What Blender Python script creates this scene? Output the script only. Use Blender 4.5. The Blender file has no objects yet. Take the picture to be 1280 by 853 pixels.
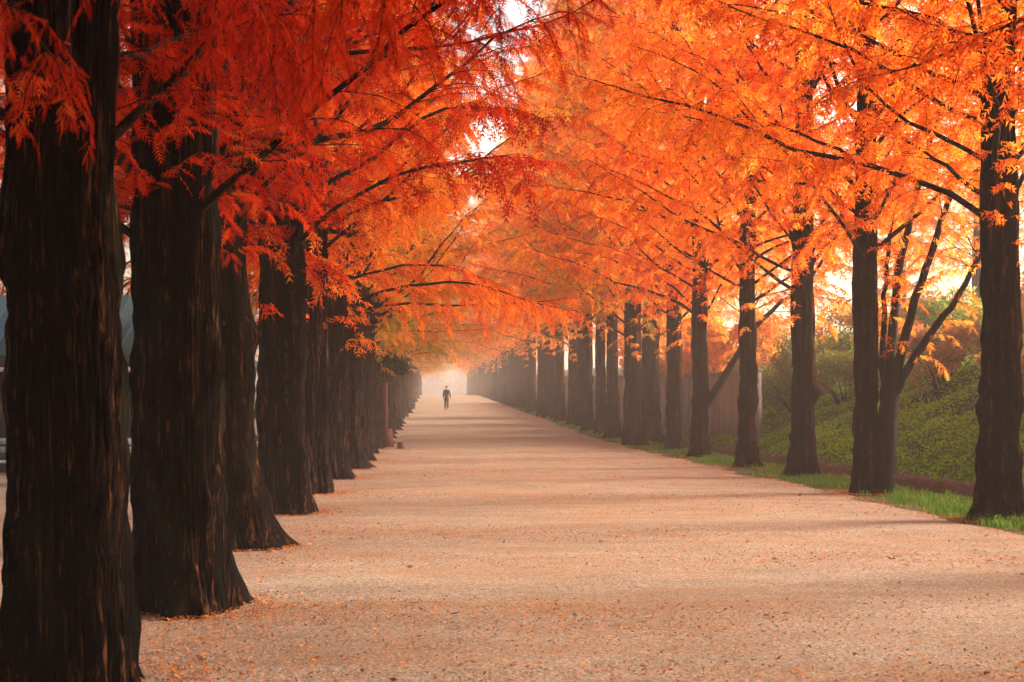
import bpy, bmesh, math, random
import numpy as np
from mathutils import Vector, Matrix

R = math.radians
scene = bpy.context.scene
COL = scene.collection
TAU = 2 * math.pi

# ------------------------------------------------------------------ helpers
def link(o, parent=None):
    COL.objects.link(o)
    if parent is not None:
        o.parent = parent
    return o

def tag(o, label=None, cat=None, group=None, kind=None):
    if label: o["label"] = label
    if cat: o["category"] = cat
    if group: o["group"] = group
    if kind: o["kind"] = kind
    return o

def empty(name, loc, rz=0.0):
    o = bpy.data.objects.new(name, None)
    o.empty_display_size = 0.3
    link(o)
    o.location = loc
    o.rotation_euler = (0, 0, rz)
    return o

def np_mesh(name, verts, loops, sizes, mat=None, smooth=False, tint=None):
    """mesh from flat arrays: verts (n,3), loops (m,), sizes (f,)"""
    me = bpy.data.meshes.new(name)
    verts = np.asarray(verts, dtype=np.float32)
    loops = np.asarray(loops, dtype=np.int32)
    sizes = np.asarray(sizes, dtype=np.int32)
    me.vertices.add(len(verts))
    me.vertices.foreach_set("co", verts.ravel())
    me.loops.add(len(loops))
    me.loops.foreach_set("vertex_index", loops)
    me.polygons.add(len(sizes))
    starts = np.concatenate([[0], np.cumsum(sizes)[:-1]]).astype(np.int32)
    me.polygons.foreach_set("loop_start", starts)
    if smooth:
        me.polygons.foreach_set("use_smooth", np.ones(len(sizes), dtype=bool))
    me.update(calc_edges=True)
    if tint is not None:
        a = me.attributes.new("tint", 'FLOAT', 'POINT')
        a.data.foreach_set("value", np.asarray(tint, dtype=np.float32))
    if mat: me.materials.append(mat)
    return me

def mobj(name, me, parent=None, loc=None):
    o = bpy.data.objects.new(name, me)
    link(o, parent)
    if loc is not None: o.location = loc
    return o

class MB:
    """collects boxes, tubes and lathes in one mesh"""
    def __init__(self):
        self.v, self.f, self.n = [], [], 0
    def add(self, v, f):
        v = np.asarray(v, dtype=float)
        self.v.append(v)
        for q in f: self.f.append([i + self.n for i in q])
        self.n += len(v)
    def box(self, x0, x1, y0, y1, z0, z1):
        self.add([(x0,y0,z0),(x1,y0,z0),(x1,y1,z0),(x0,y1,z0),(x0,y0,z1),(x1,y0,z1),(x1,y1,z1),(x0,y1,z1)],
                 [(0,3,2,1),(4,5,6,7),(0,1,5,4),(1,2,6,5),(2,3,7,6),(3,0,4,7)])
    def tube(self, pts, rad, seg=8, cap=True):
        v, f = tube_arrays(np.asarray(pts, float), np.asarray(rad, float), seg, cap)
        self.add(v, f)
    def build(self, name, mat, parent=None, bevel=0.0, smooth=False):
        V = np.concatenate(self.v)
        sizes = [len(q) for q in self.f]
        loops = [i for q in self.f for i in q]
        me = np_mesh(name, V, loops, sizes, mat, smooth)
        if bevel:
            bm = bmesh.new(); bm.from_mesh(me)
            bmesh.ops.bevel(bm, geom=bm.edges[:], offset=bevel, segments=2, affect='EDGES')
            bm.to_mesh(me); bm.free()
        return mobj(name, me, parent)

def unit(v):
    v = np.asarray(v, float)
    n = np.linalg.norm(v, axis=-1, keepdims=True)
    return v / np.maximum(n, 1e-9)

def tube_arrays(pts, rad, seg, cap=True):
    n = len(pts)
    tan = unit(np.gradient(pts, axis=0))
    ref = np.array([0.13, 0.31, 0.94])
    if abs(np.dot(tan[0], ref)) > 0.9: ref = np.array([0.9, 0.2, 0.1])
    a = unit(np.cross(tan, ref)); b = np.cross(tan, a)
    th = np.arange(seg) * TAU / seg
    V = (pts[:, None, :] + rad[:, None, None] * (np.cos(th)[None, :, None] * a[:, None, :] + np.sin(th)[None, :, None] * b[:, None, :])).reshape(-1, 3)
    F = []
    for i in range(n - 1):
        for j in range(seg):
            k = (j + 1) % seg
            F.append((i*seg+j, i*seg+k, (i+1)*seg+k, (i+1)*seg+j))
    if cap:
        F.append(tuple(range(seg))[::-1]); F.append(tuple((n-1)*seg + j for j in range(seg)))
    return V, F

def smooth_noise(rng, n, lo=-1, hi=1, k=4):
    x = rng.uniform(lo, hi, n + 2 * k)
    ker = np.hanning(2 * k + 1); ker /= ker.sum()
    return np.convolve(x, ker, 'valid')[:n]

# ------------------------------------------------------------------ terrain shape
def softplus(x, w):
    return w * np.log1p(np.exp(np.clip(x / w, -40, 40)))
def rise(Y):
    return 0.0172 * (softplus(np.asarray(Y, float) - 57.0, 4.0) - softplus(np.asarray(Y, float) - 300.0, 10.0))
PX = np.array([-400, 8.75, 9.25, 9.5, 10.40, 10.41, 10.7, 12.5, 15.0, 18.0, 20.5, 24.0, 40.0, 400.0])
PZ = np.array([0.0, 0.0, -0.12, -0.55, -0.6, -0.1, 0.12, 0.95, 2.3, 3.5, 3.8, 3.7, 3.6, 3.6])
def ground_z(X, Y):
    return np.interp(X, PX, PZ) + rise(Y)

# ------------------------------------------------------------------ materials
def new_mat(name):
    m = bpy.data.materials.new(name); m.use_nodes = True
    nt = m.node_tree; nt.nodes.clear()
    out = nt.nodes.new("ShaderNodeOutputMaterial")
    return m, nt, out
def N(nt, typ, **kw):
    n = nt.nodes.new(typ)
    for k, v in kw.items(): setattr(n, k, v)
    return n
def ramp(nt, stops, fac=None, interp='LINEAR'):
    r = N(nt, "ShaderNodeValToRGB"); e = r.color_ramp.elements
    r.color_ramp.interpolation = interp
    while len(e) < len(stops): e.new(0.5)
    for el, (p, c) in zip(e, stops):
        el.position = p; el.color = (*c, 1) if len(c) == 3 else c
    if fac is not None: nt.links.new(fac, r.inputs[0])
    return r
def noise(nt, vec, scale, detail=4, rough=0.55, dist=0.0):
    n = N(nt, "ShaderNodeTexNoise"); n.inputs["Scale"].default_value = scale
    n.inputs["Detail"].default_value = detail; n.inputs["Roughness"].default_value = rough
    n.inputs["Distortion"].default_value = dist
    if vec is not None: nt.links.new(vec, n.inputs["Vector"])
    return n
def mapping(nt, vec, scale, loc=(0,0,0)):
    m = N(nt, "ShaderNodeMapping"); m.inputs["Scale"].default_value = scale; m.inputs["Location"].default_value = loc
    nt.links.new(vec, m.inputs["Vector"]); return m
def mixc(nt, fac, a, b, mode='MIX'):
    m = N(nt, "ShaderNodeMix", data_type='RGBA', blend_type=mode)
    L = nt.links
    for s, v in ((m.inputs[0], fac), (m.inputs[6], a), (m.inputs[7], b)):
        if isinstance(v, (int, float)): s.default_value = v
        elif isinstance(v, tuple): s.default_value = (*v, 1)
        else: L.new(v, s)
    return m.outputs[2]
def mathn(nt, op, a, b=0.0, c=None):
    m = N(nt, "ShaderNodeMath", operation=op)
    for s, v in zip(m.inputs, (a, b, c)):
        if v is None: continue
        if isinstance(v, (int, float)): s.default_value = v
        else: nt.links.new(v, s)
    return m.outputs[0]

def leaf_mat(name, stops, trans=0.5, jitter=0.25):
    m, nt, out = new_mat(name); L = nt.links
    at = N(nt, "ShaderNodeAttribute", attribute_name="tint")
    oi = N(nt, "ShaderNodeObjectInfo")
    sh = mathn(nt, 'MULTIPLY_ADD', oi.outputs["Random"], jitter, -jitter / 2)
    f = mathn(nt, 'ADD', at.outputs["Fac"], sh)
    r = ramp(nt, stops, f)
    d = N(nt, "ShaderNodeBsdfDiffuse"); t = N(nt, "ShaderNodeBsdfTranslucent")
    L.new(r.outputs[0], d.inputs[0]); L.new(r.outputs[0], t.inputs[0])
    mx = N(nt, "ShaderNodeMixShader"); mx.inputs[0].default_value = trans
    L.new(d.outputs[0], mx.inputs[1]); L.new(t.outputs[0], mx.inputs[2])
    L.new(mx.outputs[0], out.inputs[0])
    return m

M = {}
M['leaf_red'] = leaf_mat("shaded_crimson_needles", [(0.0, (0.26, 0.007, 0.003)), (0.4, (0.46, 0.018, 0.004)), (0.75, (0.60, 0.048, 0.006)), (1.0, (0.74, 0.15, 0.015))], 0.55)  # deep red, with the near crowns' shade put into the colour
M['leaf_orange'] = leaf_mat("orange_needles", [(0.0, (0.36, 0.06, 0.012)), (0.14, (0.62, 0.085, 0.008)), (0.38, (0.80, 0.15, 0.010)), (0.7, (0.86, 0.24, 0.018)), (1.0, (0.88, 0.38, 0.05))], 0.55)
M['leaf_amber'] = leaf_mat("amber_needles", [(0.0, (0.22, 0.22, 0.035)), (0.24, (0.46, 0.25, 0.03)), (0.42, (0.76, 0.20, 0.02)), (0.7, (0.84, 0.29, 0.028)), (1.0, (0.86, 0.44, 0.07))], 0.55)
M['leaf_yellow'] = leaf_mat("yellow_leaves", [(0.0, (0.30, 0.22, 0.03)), (0.4, (0.60, 0.30, 0.04)), (0.8, (0.72, 0.36, 0.05)), (1.0, (0.70, 0.22, 0.04))])
M['leaf_russet'] = leaf_mat("russet_leaves", [(0.0, (0.12, 0.13, 0.03)), (0.4, (0.30, 0.17, 0.05)), (0.7, (0.46, 0.15, 0.05)), (1.0, (0.58, 0.16, 0.08))])
M['leaf_olive'] = leaf_mat("olive_leaves", [(0.0, (0.09, 0.14, 0.025)), (0.5, (0.20, 0.25, 0.045)), (0.85, (0.34, 0.27, 0.05)), (1.0, (0.50, 0.22, 0.05))])
M['leaf_dark'] = leaf_mat("evergreen_leaves", [(0.0, (0.008, 0.02, 0.005)), (0.5, (0.025, 0.045, 0.01)), (0.85, (0.12, 0.14, 0.025)), (1.0, (0.26, 0.24, 0.04))], trans=0.2)
M['leaf_mist'] = leaf_mat("mist_grey_leaves", [(0.0, (0.07, 0.055, 0.055)), (0.6, (0.13, 0.105, 0.105)), (1.0, (0.18, 0.14, 0.13))])  # mist at the avenue's end put into the far wood's leaf colour
M['grass'] = leaf_mat("grass_blades", [(0.0, (0.05, 0.11, 0.016)), (0.5, (0.11, 0.22, 0.03)), (0.85, (0.20, 0.31, 0.05)), (1.0, (0.40, 0.34, 0.10))], trans=0.4)
M['cover'] = leaf_mat("ground_cover_leaves", [(0.0, (0.12, 0.27, 0.010)), (0.5, (0.28, 0.52, 0.02)), (0.8, (0.44, 0.62, 0.04)), (0.93, (0.42, 0.36, 0.06)), (1.0, (0.55, 0.21, 0.05))], trans=0.5)  # sunlight on the bank put into these bright yellow-greens
M['litter'] = leaf_mat("leaf_litter", [(0.0, (0.12, 0.055, 0.03)), (0.3, (0.36, 0.13, 0.045)), (0.7, (0.60, 0.19, 0.04)), (1.0, (0.72, 0.30, 0.07))], trans=0.15)

def bark_mat(name, dark, mid, light, moss=0.0):
    m, nt, out = new_mat(name); L = nt.links
    tc = N(nt, "ShaderNodeTexCoord")
    mp = mapping(nt, tc.outputs["Object"], (15, 15, 0.9))
    mp2 = mapping(nt, tc.outputs["Object"], (50, 50, 6.0))
    mp3 = mapping(nt, tc.outputs["Object"], (2.2, 2.2, 0.7))
    n1 = noise(nt, mp.outputs[0], 1.0, 5, 0.6, 0.4); n2 = noise(nt, mp2.outputs[0], 1.0, 4, 0.65, 0.3); n3 = noise(nt, mp3.outputs[0], 1.0, 3)
    f = mathn(nt, 'ADD', mathn(nt, 'MULTIPLY', n1.outputs[0], 0.6), mathn(nt, 'MULTIPLY', n2.outputs[0], 0.4))
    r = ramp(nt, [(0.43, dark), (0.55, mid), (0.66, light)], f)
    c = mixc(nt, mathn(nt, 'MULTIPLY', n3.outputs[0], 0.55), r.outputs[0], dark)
    if moss:
        ms = noise(nt, mapping(nt, tc.outputs["Object"], (3, 3, 0.8), (5, 2, 1)).outputs[0], 1.0, 5)
        mr = ramp(nt, [(0.56, (0,0,0)), (0.68, (moss, moss, moss))], ms.outputs[0])
        c = mixc(nt, mr.outputs[0], c, (0.045, 0.05, 0.018))
    b = N(nt, "ShaderNodeBump"); b.inputs["Strength"].default_value = 1.0; b.inputs["Distance"].default_value = 0.055
    L.new(f, b.inputs["Height"])
    p = N(nt, "ShaderNodeBsdfPrincipled"); p.inputs["Roughness"].default_value = 0.95
    p.inputs["Specular IOR Level"].default_value = 0.05
    L.new(c, p.inputs["Base Color"]); L.new(b.outputs[0], p.inputs["Normal"]); L.new(p.outputs[0], out.inputs[0])
    return m
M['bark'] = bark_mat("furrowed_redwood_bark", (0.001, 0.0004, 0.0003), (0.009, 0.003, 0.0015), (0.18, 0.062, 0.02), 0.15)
M['bark_red'] = bark_mat("reddish_redwood_bark", (0.003, 0.0007, 0.0004), (0.030, 0.0068, 0.003), (0.22, 0.066, 0.028), 0.2)
M['twig'] = bark_mat("dark_twig_bark", (0.008, 0.005, 0.004), (0.03, 0.015, 0.01), (0.06, 0.03, 0.02))

def plain(name, base, rough=0.7, var=0.25, scale=6.0, stretch=(1,1,1), bump=0.0, metal=0.0, spec=0.4, dark=None):
    m, nt, out = new_mat(name); L = nt.links
    tc = N(nt, "ShaderNodeTexCoord"); mp = mapping(nt, tc.outputs["Object"], stretch)
    n = noise(nt, mp.outputs[0], scale, 6, 0.6)
    lo = dark or tuple(c * (1 - var) for c in base); hi = tuple(min(1, c * (1 + var)) for c in base)
    r = ramp(nt, [(0.3, lo), (0.7, hi)], n.outputs[0])
    p = N(nt, "ShaderNodeBsdfPrincipled"); p.inputs["Roughness"].default_value = rough; p.inputs["Metallic"].default_value = metal
    p.inputs["Specular IOR Level"].default_value = spec
    L.new(r.outputs[0], p.inputs["Base Color"])
    if bump:
        b = N(nt, "ShaderNodeBump"); b.inputs["Strength"].default_value = bump; b.inputs["Distance"].default_value = 0.02
        L.new(n.outputs[0], b.inputs["Height"]); L.new(b.outputs[0], p.inputs["Normal"])
    L.new(p.outputs[0], out.inputs[0])
    return m
M['concrete'] = plain("streaked_concrete", (0.24, 0.22, 0.20), 0.9, 0.3, 1.2, (1.0, 3.0, 0.22), 0.4, dark=(0.11, 0.10, 0.09))
M['ditchstone'] = plain("wet_ditch_stone", (0.075, 0.058, 0.042), 0.8, 0.5, 3.0, (1, 1, 2.5), 0.8)
M['redwood'] = plain("red_stained_wood", (0.11, 0.02, 0.012), 0.75, 0.4, 5.0, (4, 4, 0.6), 0.4)
M['stump'] = plain("brown_log_wood", (0.11, 0.05, 0.033), 0.85, 0.45, 8.0, (1, 1, 3), 0.6)
M['render'] = plain("grey_hut_plaster", (0.022, 0.022, 0.024), 0.9, 0.25, 2.0, (1, 1, .5), 0.3)
M['darkwood'] = plain("dark_painted_timber", (0.02, 0.02, 0.022), 0.7, 0.3, 6.0)
M['teal'] = plain("teal_roof_sheet", (0.06, 0.14, 0.14), 0.7, 0.3, 2.5, (1, 4, 1), 0.2)
M['white'] = plain("weathered_white_paint", (0.5, 0.47, 0.46), 0.6, 0.12, 4.0)
M['glass'] = plain("dark_window_glass", (0.02, 0.025, 0.03), 0.08, 0.1, 1.0, spec=0.6)
M['jacket'] = plain("dark_jacket_cloth", (0.022, 0.02, 0.022), 0.9, 0.3, 12.0)
M['trousers'] = plain("dark_trouser_cloth", (0.03, 0.028, 0.03), 0.9, 0.3, 12.0)
M['skin'] = plain("skin_tone", (0.42, 0.24, 0.17), 0.6, 0.08, 10.0)
M['hair'] = plain("black_hair", (0.012, 0.01, 0.01), 0.6, 0.3, 30.0)
M['shoe'] = plain("black_shoe_leather", (0.015, 0.013, 0.012), 0.5, 0.2, 10.0)

def gravel_mat():
    m, nt, out = new_mat("pink_gravel_path"); L = nt.links
    tc = N(nt, "ShaderNodeTexCoord"); P = tc.outputs["Object"]
    big = noise(nt, mapping(nt, P, (0.22, 0.7, 1)).outputs[0], 1.0, 6, 0.7)
    med = noise(nt, mapping(nt, P, (0.9, 1.6, 1)).outputs[0], 1.0, 6, 0.65)
    fine = noise(nt, P, 30.0, 5, 0.8)
    vo = N(nt, "ShaderNodeTexVoronoi"); vo.inputs["Scale"].default_value = 60.0; L.new(P, vo.inputs["Vector"])
    base = ramp(nt, [(0.33, (0.11, 0.072, 0.045)), (0.5, (0.24, 0.178, 0.128)), (0.68, (0.37, 0.29, 0.225))], med.outputs[0])
    stone = ramp(nt, [(0.0, (0.02, 0.015, 0.012)), (0.35, (0.16, 0.115, 0.08)), (0.72, (0.33, 0.25, 0.18)), (1.0, (0.54, 0.45, 0.36))], vo.outputs["Color"])
    c = mixc(nt, 0.68, base.outputs[0], stone.outputs[0])
    # thin film of rubbed-down orange needle litter, drifted in bands
    lit = ramp(nt, [(0.47, (0, 0, 0)), (0.62, (0.65, 0.65, 0.65))], mathn(nt, 'ADD', mathn(nt, 'MULTIPLY', big.outputs[0], 0.6), mathn(nt, 'MULTIPLY', fine.outputs[0], 0.4)))
    c = mixc(nt, lit.outputs[0], c, (0.25, 0.105, 0.03))
    dk = ramp(nt, [(0.62, (0, 0, 0)), (0.75, (0.6, 0.6, 0.6))], noise(nt, P, 9.0, 5, 0.75).outputs[0])
    c = mixc(nt, dk.outputs[0], c, (0.13, 0.08, 0.055))
    hgt = mathn(nt, 'ADD', mathn(nt, 'MULTIPLY', vo.outputs["Distance"], -0.5), mathn(nt, 'ADD', fine.outputs[0], mathn(nt, 'MULTIPLY', med.outputs[0], 2.0)))
    b = N(nt, "ShaderNodeBump"); b.inputs["Strength"].default_value = 0.6; b.inputs["Distance"].default_value = 0.012
    L.new(hgt, b.inputs["Height"])
    p = N(nt, "ShaderNodeBsdfPrincipled"); p.inputs["Roughness"].default_value = 0.93; p.inputs["Specular IOR Level"].default_value = 0.2
    L.new(c, p.inputs["Base Color"]); L.new(b.outputs[0], p.inputs["Normal"]); L.new(p.outputs[0], out.inputs[0])
    return m
M['gravel'] = gravel_mat()
def soil_mat():
    m, nt, out = new_mat("grassy_soil"); L = nt.links
    tc = N(nt, "ShaderNodeTexCoord"); P = tc.outputs["Object"]
    a = noise(nt, P, 0.7, 6, 0.65); f = noise(nt, P, 14.0, 5, 0.7)
    c1 = ramp(nt, [(0.35, (0.035, 0.05, 0.014)), (0.55, (0.06, 0.085, 0.022)), (0.72, (0.12, 0.085, 0.035))], a.outputs[0])
    c = mixc(nt, mathn(nt, 'MULTIPLY', f.outputs[0], 0.6), c1.outputs[0], (0.05, 0.035, 0.018))
    b = N(nt, "ShaderNodeBump"); b.inputs["Strength"].default_value = 0.8; b.inputs["Distance"].default_value = 0.06
    L.new(f.outputs[0], b.inputs["Height"])
    p = N(nt, "ShaderNodeBsdfPrincipled"); p.inputs["Roughness"].default_value = 0.95; p.inputs["Specular IOR Level"].default_value = 0.15
    L.new(c, p.inputs["Base Color"]); L.new(b.outputs[0], p.inputs["Normal"]); L.new(p.outputs[0], out.inputs[0])
    return m
M['soil'] = soil_mat()
def water_mat():
    m, nt, out = new_mat("still_ditch_water"); L = nt.links
    p = N(nt, "ShaderNodeBsdfPrincipled"); p.inputs["Base Color"].default_value = (0.03, 0.026, 0.018, 1); p.inputs["Roughness"].default_value = 0.06
    tc = N(nt, "ShaderNodeTexCoord"); n = noise(nt, tc.outputs["Object"], 3.0, 3)
    b = N(nt, "ShaderNodeBump"); b.inputs["Strength"].default_value = 0.08; L.new(n.outputs[0], b.inputs["Height"]); L.new(b.outputs[0], p.inputs["Normal"])
    L.new(p.outputs[0], out.inputs[0]); return m
M['water'] = water_mat()

# ------------------------------------------------------------------ setting: ground, path, water
def grid_sheet(name, xs, ys, zf, mat):
    X, Y = np.meshgrid(xs, ys); Z = zf(X, Y)
    V = np.stack([X, Y, Z], -1).reshape(-1, 3); nx, ny = len(xs), len(ys)
    i = np.arange((ny - 1) * (nx - 1)); r, c = i // (nx - 1), i % (nx - 1)
    a = r * nx + c
    loops = np.stack([a, a + 1, a + nx + 1, a + nx], -1).ravel()
    return mobj(name, np_mesh(name, V, loops, np.full(len(a), 4), mat, True))

YS = np.concatenate([np.arange(-30, 0, 3.0), np.arange(0, 120, 0.5), np.arange(120, 330, 3.0), np.arange(330, 601, 15.0)])
rngG = np.random.default_rng(5)
XS = np.concatenate([np.arange(-150, -20, 10.0), np.arange(-20, 8.7, 1.0), [8.75, 9.0, 9.25, 9.4, 9.5, 9.9, 10.4, 10.41, 10.7], np.arange(11, 24, 0.5), np.arange(24, 150, 9.0)])
def gz_bumpy(X, Y):
    w = np.clip((X - 10.7) / 1.5, 0, 1) * np.clip((60 - X) / 20, 0, 1)
    b = 0.16 * np.sin(X * 1.3 + 0.7 * Y) * np.sin(0.9 * Y - 0.4 * X) + 0.10 * np.sin(2.3 * X + 1.1) * np.sin(1.7 * Y)
    return ground_z(X, Y) + w * b
tag(grid_sheet("ground", XS, YS, gz_bumpy, M['soil']), kind="structure")
# gravel: uneven right edge
def path_sheet():
    us = np.concatenate([np.linspace(0, 0.45, 12), np.linspace(0.46, 1, 60)])
    e1 = smooth_noise(np.random.default_rng(3), len(YS), -0.55, 0.55, 2)
    V = []
    for k, y in enumerate(YS):
        xr = 7.15 + e1[k] * 0.8
        x = -26 + (xr + 26) * us
        crown = 0.03 * np.clip(1 - ((x - 2.8) / 4.6) ** 2, 0, 1) + 0.008 * np.sin(x * 2.1 + 1.3) * np.sin(y * 0.8)
        z = rise(y) + 0.012 + crown
        z[-1] = rise(y) + 0.004
        V.append(np.stack([x, np.full_like(x, y), z], -1))
    V = np.concatenate(V); nx, ny = len(us), len(YS)
    i = np.arange((ny - 1) * (nx - 1)); a = (i // (nx - 1)) * nx + i % (nx - 1)
    loops = np.stack([a, a + 1, a + nx + 1, a + nx], -1).ravel()
    return mobj("path", np_mesh("path", V, loops, np.full(len(a), 4), M['gravel'], True))
tag(path_sheet(), kind="structure")
wy = np.arange(0, 300, 4.0)
tag(grid_sheet("water", np.array([9.3, 9.8, 10.405]), wy, lambda X, Y: rise(Y) - 0.42, M['water']), kind="structure")

# ditch wall along the foot of the bank
def long_wall(name, prof, ys, mat, wob=0.0, seed=1):
    rng = np.random.default_rng(seed)
    prof = np.array(prof, float); n = len(prof); V = []
    for y in ys:
        j = rng.normal(0, wob, (n, 2))
        V.append(np.stack([prof[:, 0] + j[:, 0], np.full(n, y), prof[:, 1] + j[:, 1] + rise(y)], -1))
    V = np.concatenate(V); F = []
    for i in range(len(ys) - 1):
        for k in range(n):
            q = (k + 1) % n
            F.append((i*n+k, (i+1)*n+k, (i+1)*n+q, i*n+q))
    F.append(tuple(range(n))); F.append(tuple((len(ys)-1)*n + k for k in range(n))[::-1])
    mb = MB(); mb.add(V, F)
    return mb.build(name, mat)
tag(long_wall("ditch_wall", [(10.33, -0.7), (10.36, -0.2), (10.38, -0.04), (10.5, 0.05), (10.72, 0.08), (10.74, -0.7)], np.arange(10, 120, 0.45), M['ditchstone'], 0.018),
    "low brown stone wall edging the ditch at the foot of the green bank", "wall")
# concrete retaining wall with recessed vertical joints
def concrete_wall():
    mb = MB(); y = 49.0; k = 0
    rng = np.random.default_rng(9)
    while y < 150:
        z = float(rise(y + 1))
        mb.box(11.0 + rng.uniform(0, .015), 11.3, y, y + 1.96, z - 0.6, z + 2.65)
        mb.box(11.04, 11.28, y + 1.96, y + 2.0, z - 0.6, z + 2.62)
        y += 2.0; k += 1
    w = mb.build("concrete_wall", M['concrete'])
    cp = MB(); y = 49.0
    while y < 150:
        z = float(rise(y + 1)); cp.box(10.96, 11.34, y, y + 2.0, z + 2.652, z + 2.75); y += 2.0
    cp.build("coping", M['concrete'], w)
    return w
tag(concrete_wall(), "tall grey streaked concrete wall behind the right row of trunks", "wall")

# ------------------------------------------------------------------ tree building
def trunk_mesh(name, seed, rt, rb, H=24.0, lean=(0, 0), burls=(), seg=96, ridges=26, mat=None):
    rng = np.random.default_rng(seed)
    z = np.concatenate([np.linspace(-0.25, 2.5, 48), np.linspace(2.58, 8, 44), np.linspace(8.4, H, 26)])
    th = np.arange(seg) * TAU / seg
    zz, tt = np.meshgrid(z, th, indexing='ij')
    zc = np.maximum(zz, 0)
    base = rt * (1 - 0.05 * np.minimum(zc, 6) / 6) * np.clip(1 - (np.maximum(zc - 4, 0) / (H - 3.5)), 0.03, 1) ** 0.9
    fl = (rb - rt) * (0.65 * np.exp(-zc / 0.32) + 0.35 * np.exp(-zc / 1.3))
    r = base + np.maximum(fl, 0)
    # buttress flutes
    for k in range(5):
        f = rng.integers(3, 9); ph = rng.uniform(0, TAU); dr = rng.normal(0, 0.12)
        r += rt * rng.uniform(0.03, 0.075) * np.cos(f * tt + ph + dr * zc) * (0.35 + 1.0 * np.exp(-zc / 0.9) + 1.1 * np.exp(-zc / 0.25)) * np.clip(base / rt, 0, 1)
    # spreading root toes
    for k in range(7):
        ta = rng.uniform(0, TAU); da = (tt - ta + math.pi) % TAU - math.pi
        r += rt / 0.32 * rng.uniform(0.04, 0.17) * np.exp(-(da / rng.uniform(0.14, 0.3)) ** 2) * (np.exp(-zc / 0.16) + 0.25 * np.exp(-zc / 0.7))
    # lumps and hollows
    for k in range(8):
        f = rng.integers(1, 7); ph = rng.uniform(0, TAU)
        r += 0.011 * np.cos(f * tt + ph + 2.2 * smooth_noise(rng, len(z), -1.5, 1.5, 5)[:, None]) * smooth_noise(rng, len(z), -2, 2, 3)[:, None] * np.clip(base / rt, 0, 1)
    # fibrous ridges that wander as they climb
    for k in range(7):
        f = ridges + rng.integers(-10, 14); ph = rng.uniform(0, TAU)
        wig = smooth_noise(rng, len(z), -1.4, 1.4, 6)[:, None]
        amp = (0.5 + 0.5 * np.abs(smooth_noise(rng, len(z), -2, 2, 4)))[:, None]
        s = np.cos(f * tt + ph + wig * 1.6)
        r += 0.015 * amp * (np.abs(s) * 2 - 1) * np.clip(base / rt, 0.2, 1)
    for (bz, bt, br, bh) in burls:
        da = (tt - bt + math.pi) % TAU - math.pi
        r += br * np.exp(-(da / 0.5) ** 2 - ((zz - bz) / bh) ** 2)
    wx = smooth_noise(rng, len(z), -0.10, 0.10, 12)[:, None]; wy_ = smooth_noise(rng, len(z), -0.10, 0.10, 12)[:, None]
    wx = wx * np.clip(zz / 2, 0, 1); wy_ = wy_ * np.clip(zz / 2, 0, 1)
    lx = lean[0] * (1 - np.exp(-zc / 1.2)); ly = lean[1] * (1 - np.exp(-zc / 1.2))
    V = np.stack([r * np.cos(tt) + lx + wx, r * np.sin(tt) + ly + wy_, zz], -1).reshape(-1, 3)
    nz = len(z); i, j = np.meshgrid(np.arange(nz - 1), np.arange(seg), indexing='ij')
    k = (j + 1) % seg
    loops = np.stack([i*seg+j, i*seg+k, (i+1)*seg+k, (i+1)*seg+j], -1).reshape(-1)
    nf = (nz - 1) * seg
    loops = np.concatenate([loops, (nz-1)*seg + np.arange(seg)])
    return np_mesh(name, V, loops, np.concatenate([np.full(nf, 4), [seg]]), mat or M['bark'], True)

def bend_path(p, d, L, n, grav, rng, wob=0.1, grav_pow=1.5):
    pts = [np.array(p, float)]; d = unit(d); st = L / (n - 1)
    for k in range(1, n):
        t = k / (n - 1)
        d = unit(d + np.array([0, 0, -grav * t ** grav_pow]) + rng.normal(0, wob, 3))
        pts.append(pts[-1] + d * st)
    return np.array(pts)

def fronds_on(path, rng, out, spacing, size, t0=0.05, droop=0.55, tint=0.5):
    """feathery sprays alternately down both sides of a twig"""
    seg = np.linalg.norm(np.diff(path, axis=0), axis=1); S = np.concatenate([[0], np.cumsum(seg)]); L = S[-1]
    n = max(3, int(L * (1 - t0) / spacing))
    s = np.linspace(t0 * L, L, n) + rng.normal(0, spacing * 0.3, n); s = np.clip(s, 0, L)
    P = np.stack([np.interp(s, S, path[:, k]) for k in range(3)], -1)
    T = unit(np.stack([np.interp(s, (S[1:] + S[:-1]) / 2, unit(np.diff(path, axis=0))[:, k]) for k in range(3)], -1))
    side = unit(np.cross(T, np.array([0, 0, 1.0]) + rng.normal(0, 0.05, 3)))
    sg = np.where(np.arange(n) % 2 == 0, 1.0, -1.0)[:, None]
    D = unit(T * 0.55 + side * sg * rng.uniform(0.4, 0.95, (n, 1)) + np.array([0, 0, -1.0]) * droop * rng.uniform(0.5, 1.5, (n, 1)) + rng.normal(0, 0.22, (n, 3)))
    D[-1] = unit(T[-1] + np.array([0, 0, -0.4]))
    W = unit(np.cross(D, rng.normal(0, 1, (n, 3))) * 0.55 + np.cross(D, side * sg) * 0.2 + T * 0.8)
    W = unit(W - D * np.sum(W * D, -1, keepdims=True))
    l = size * rng.uniform(0.65, 1.3, n)
    out.append((P, D, W, l, np.clip(tint + rng.normal(0, 0.10, n), 0, 1)))

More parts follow.
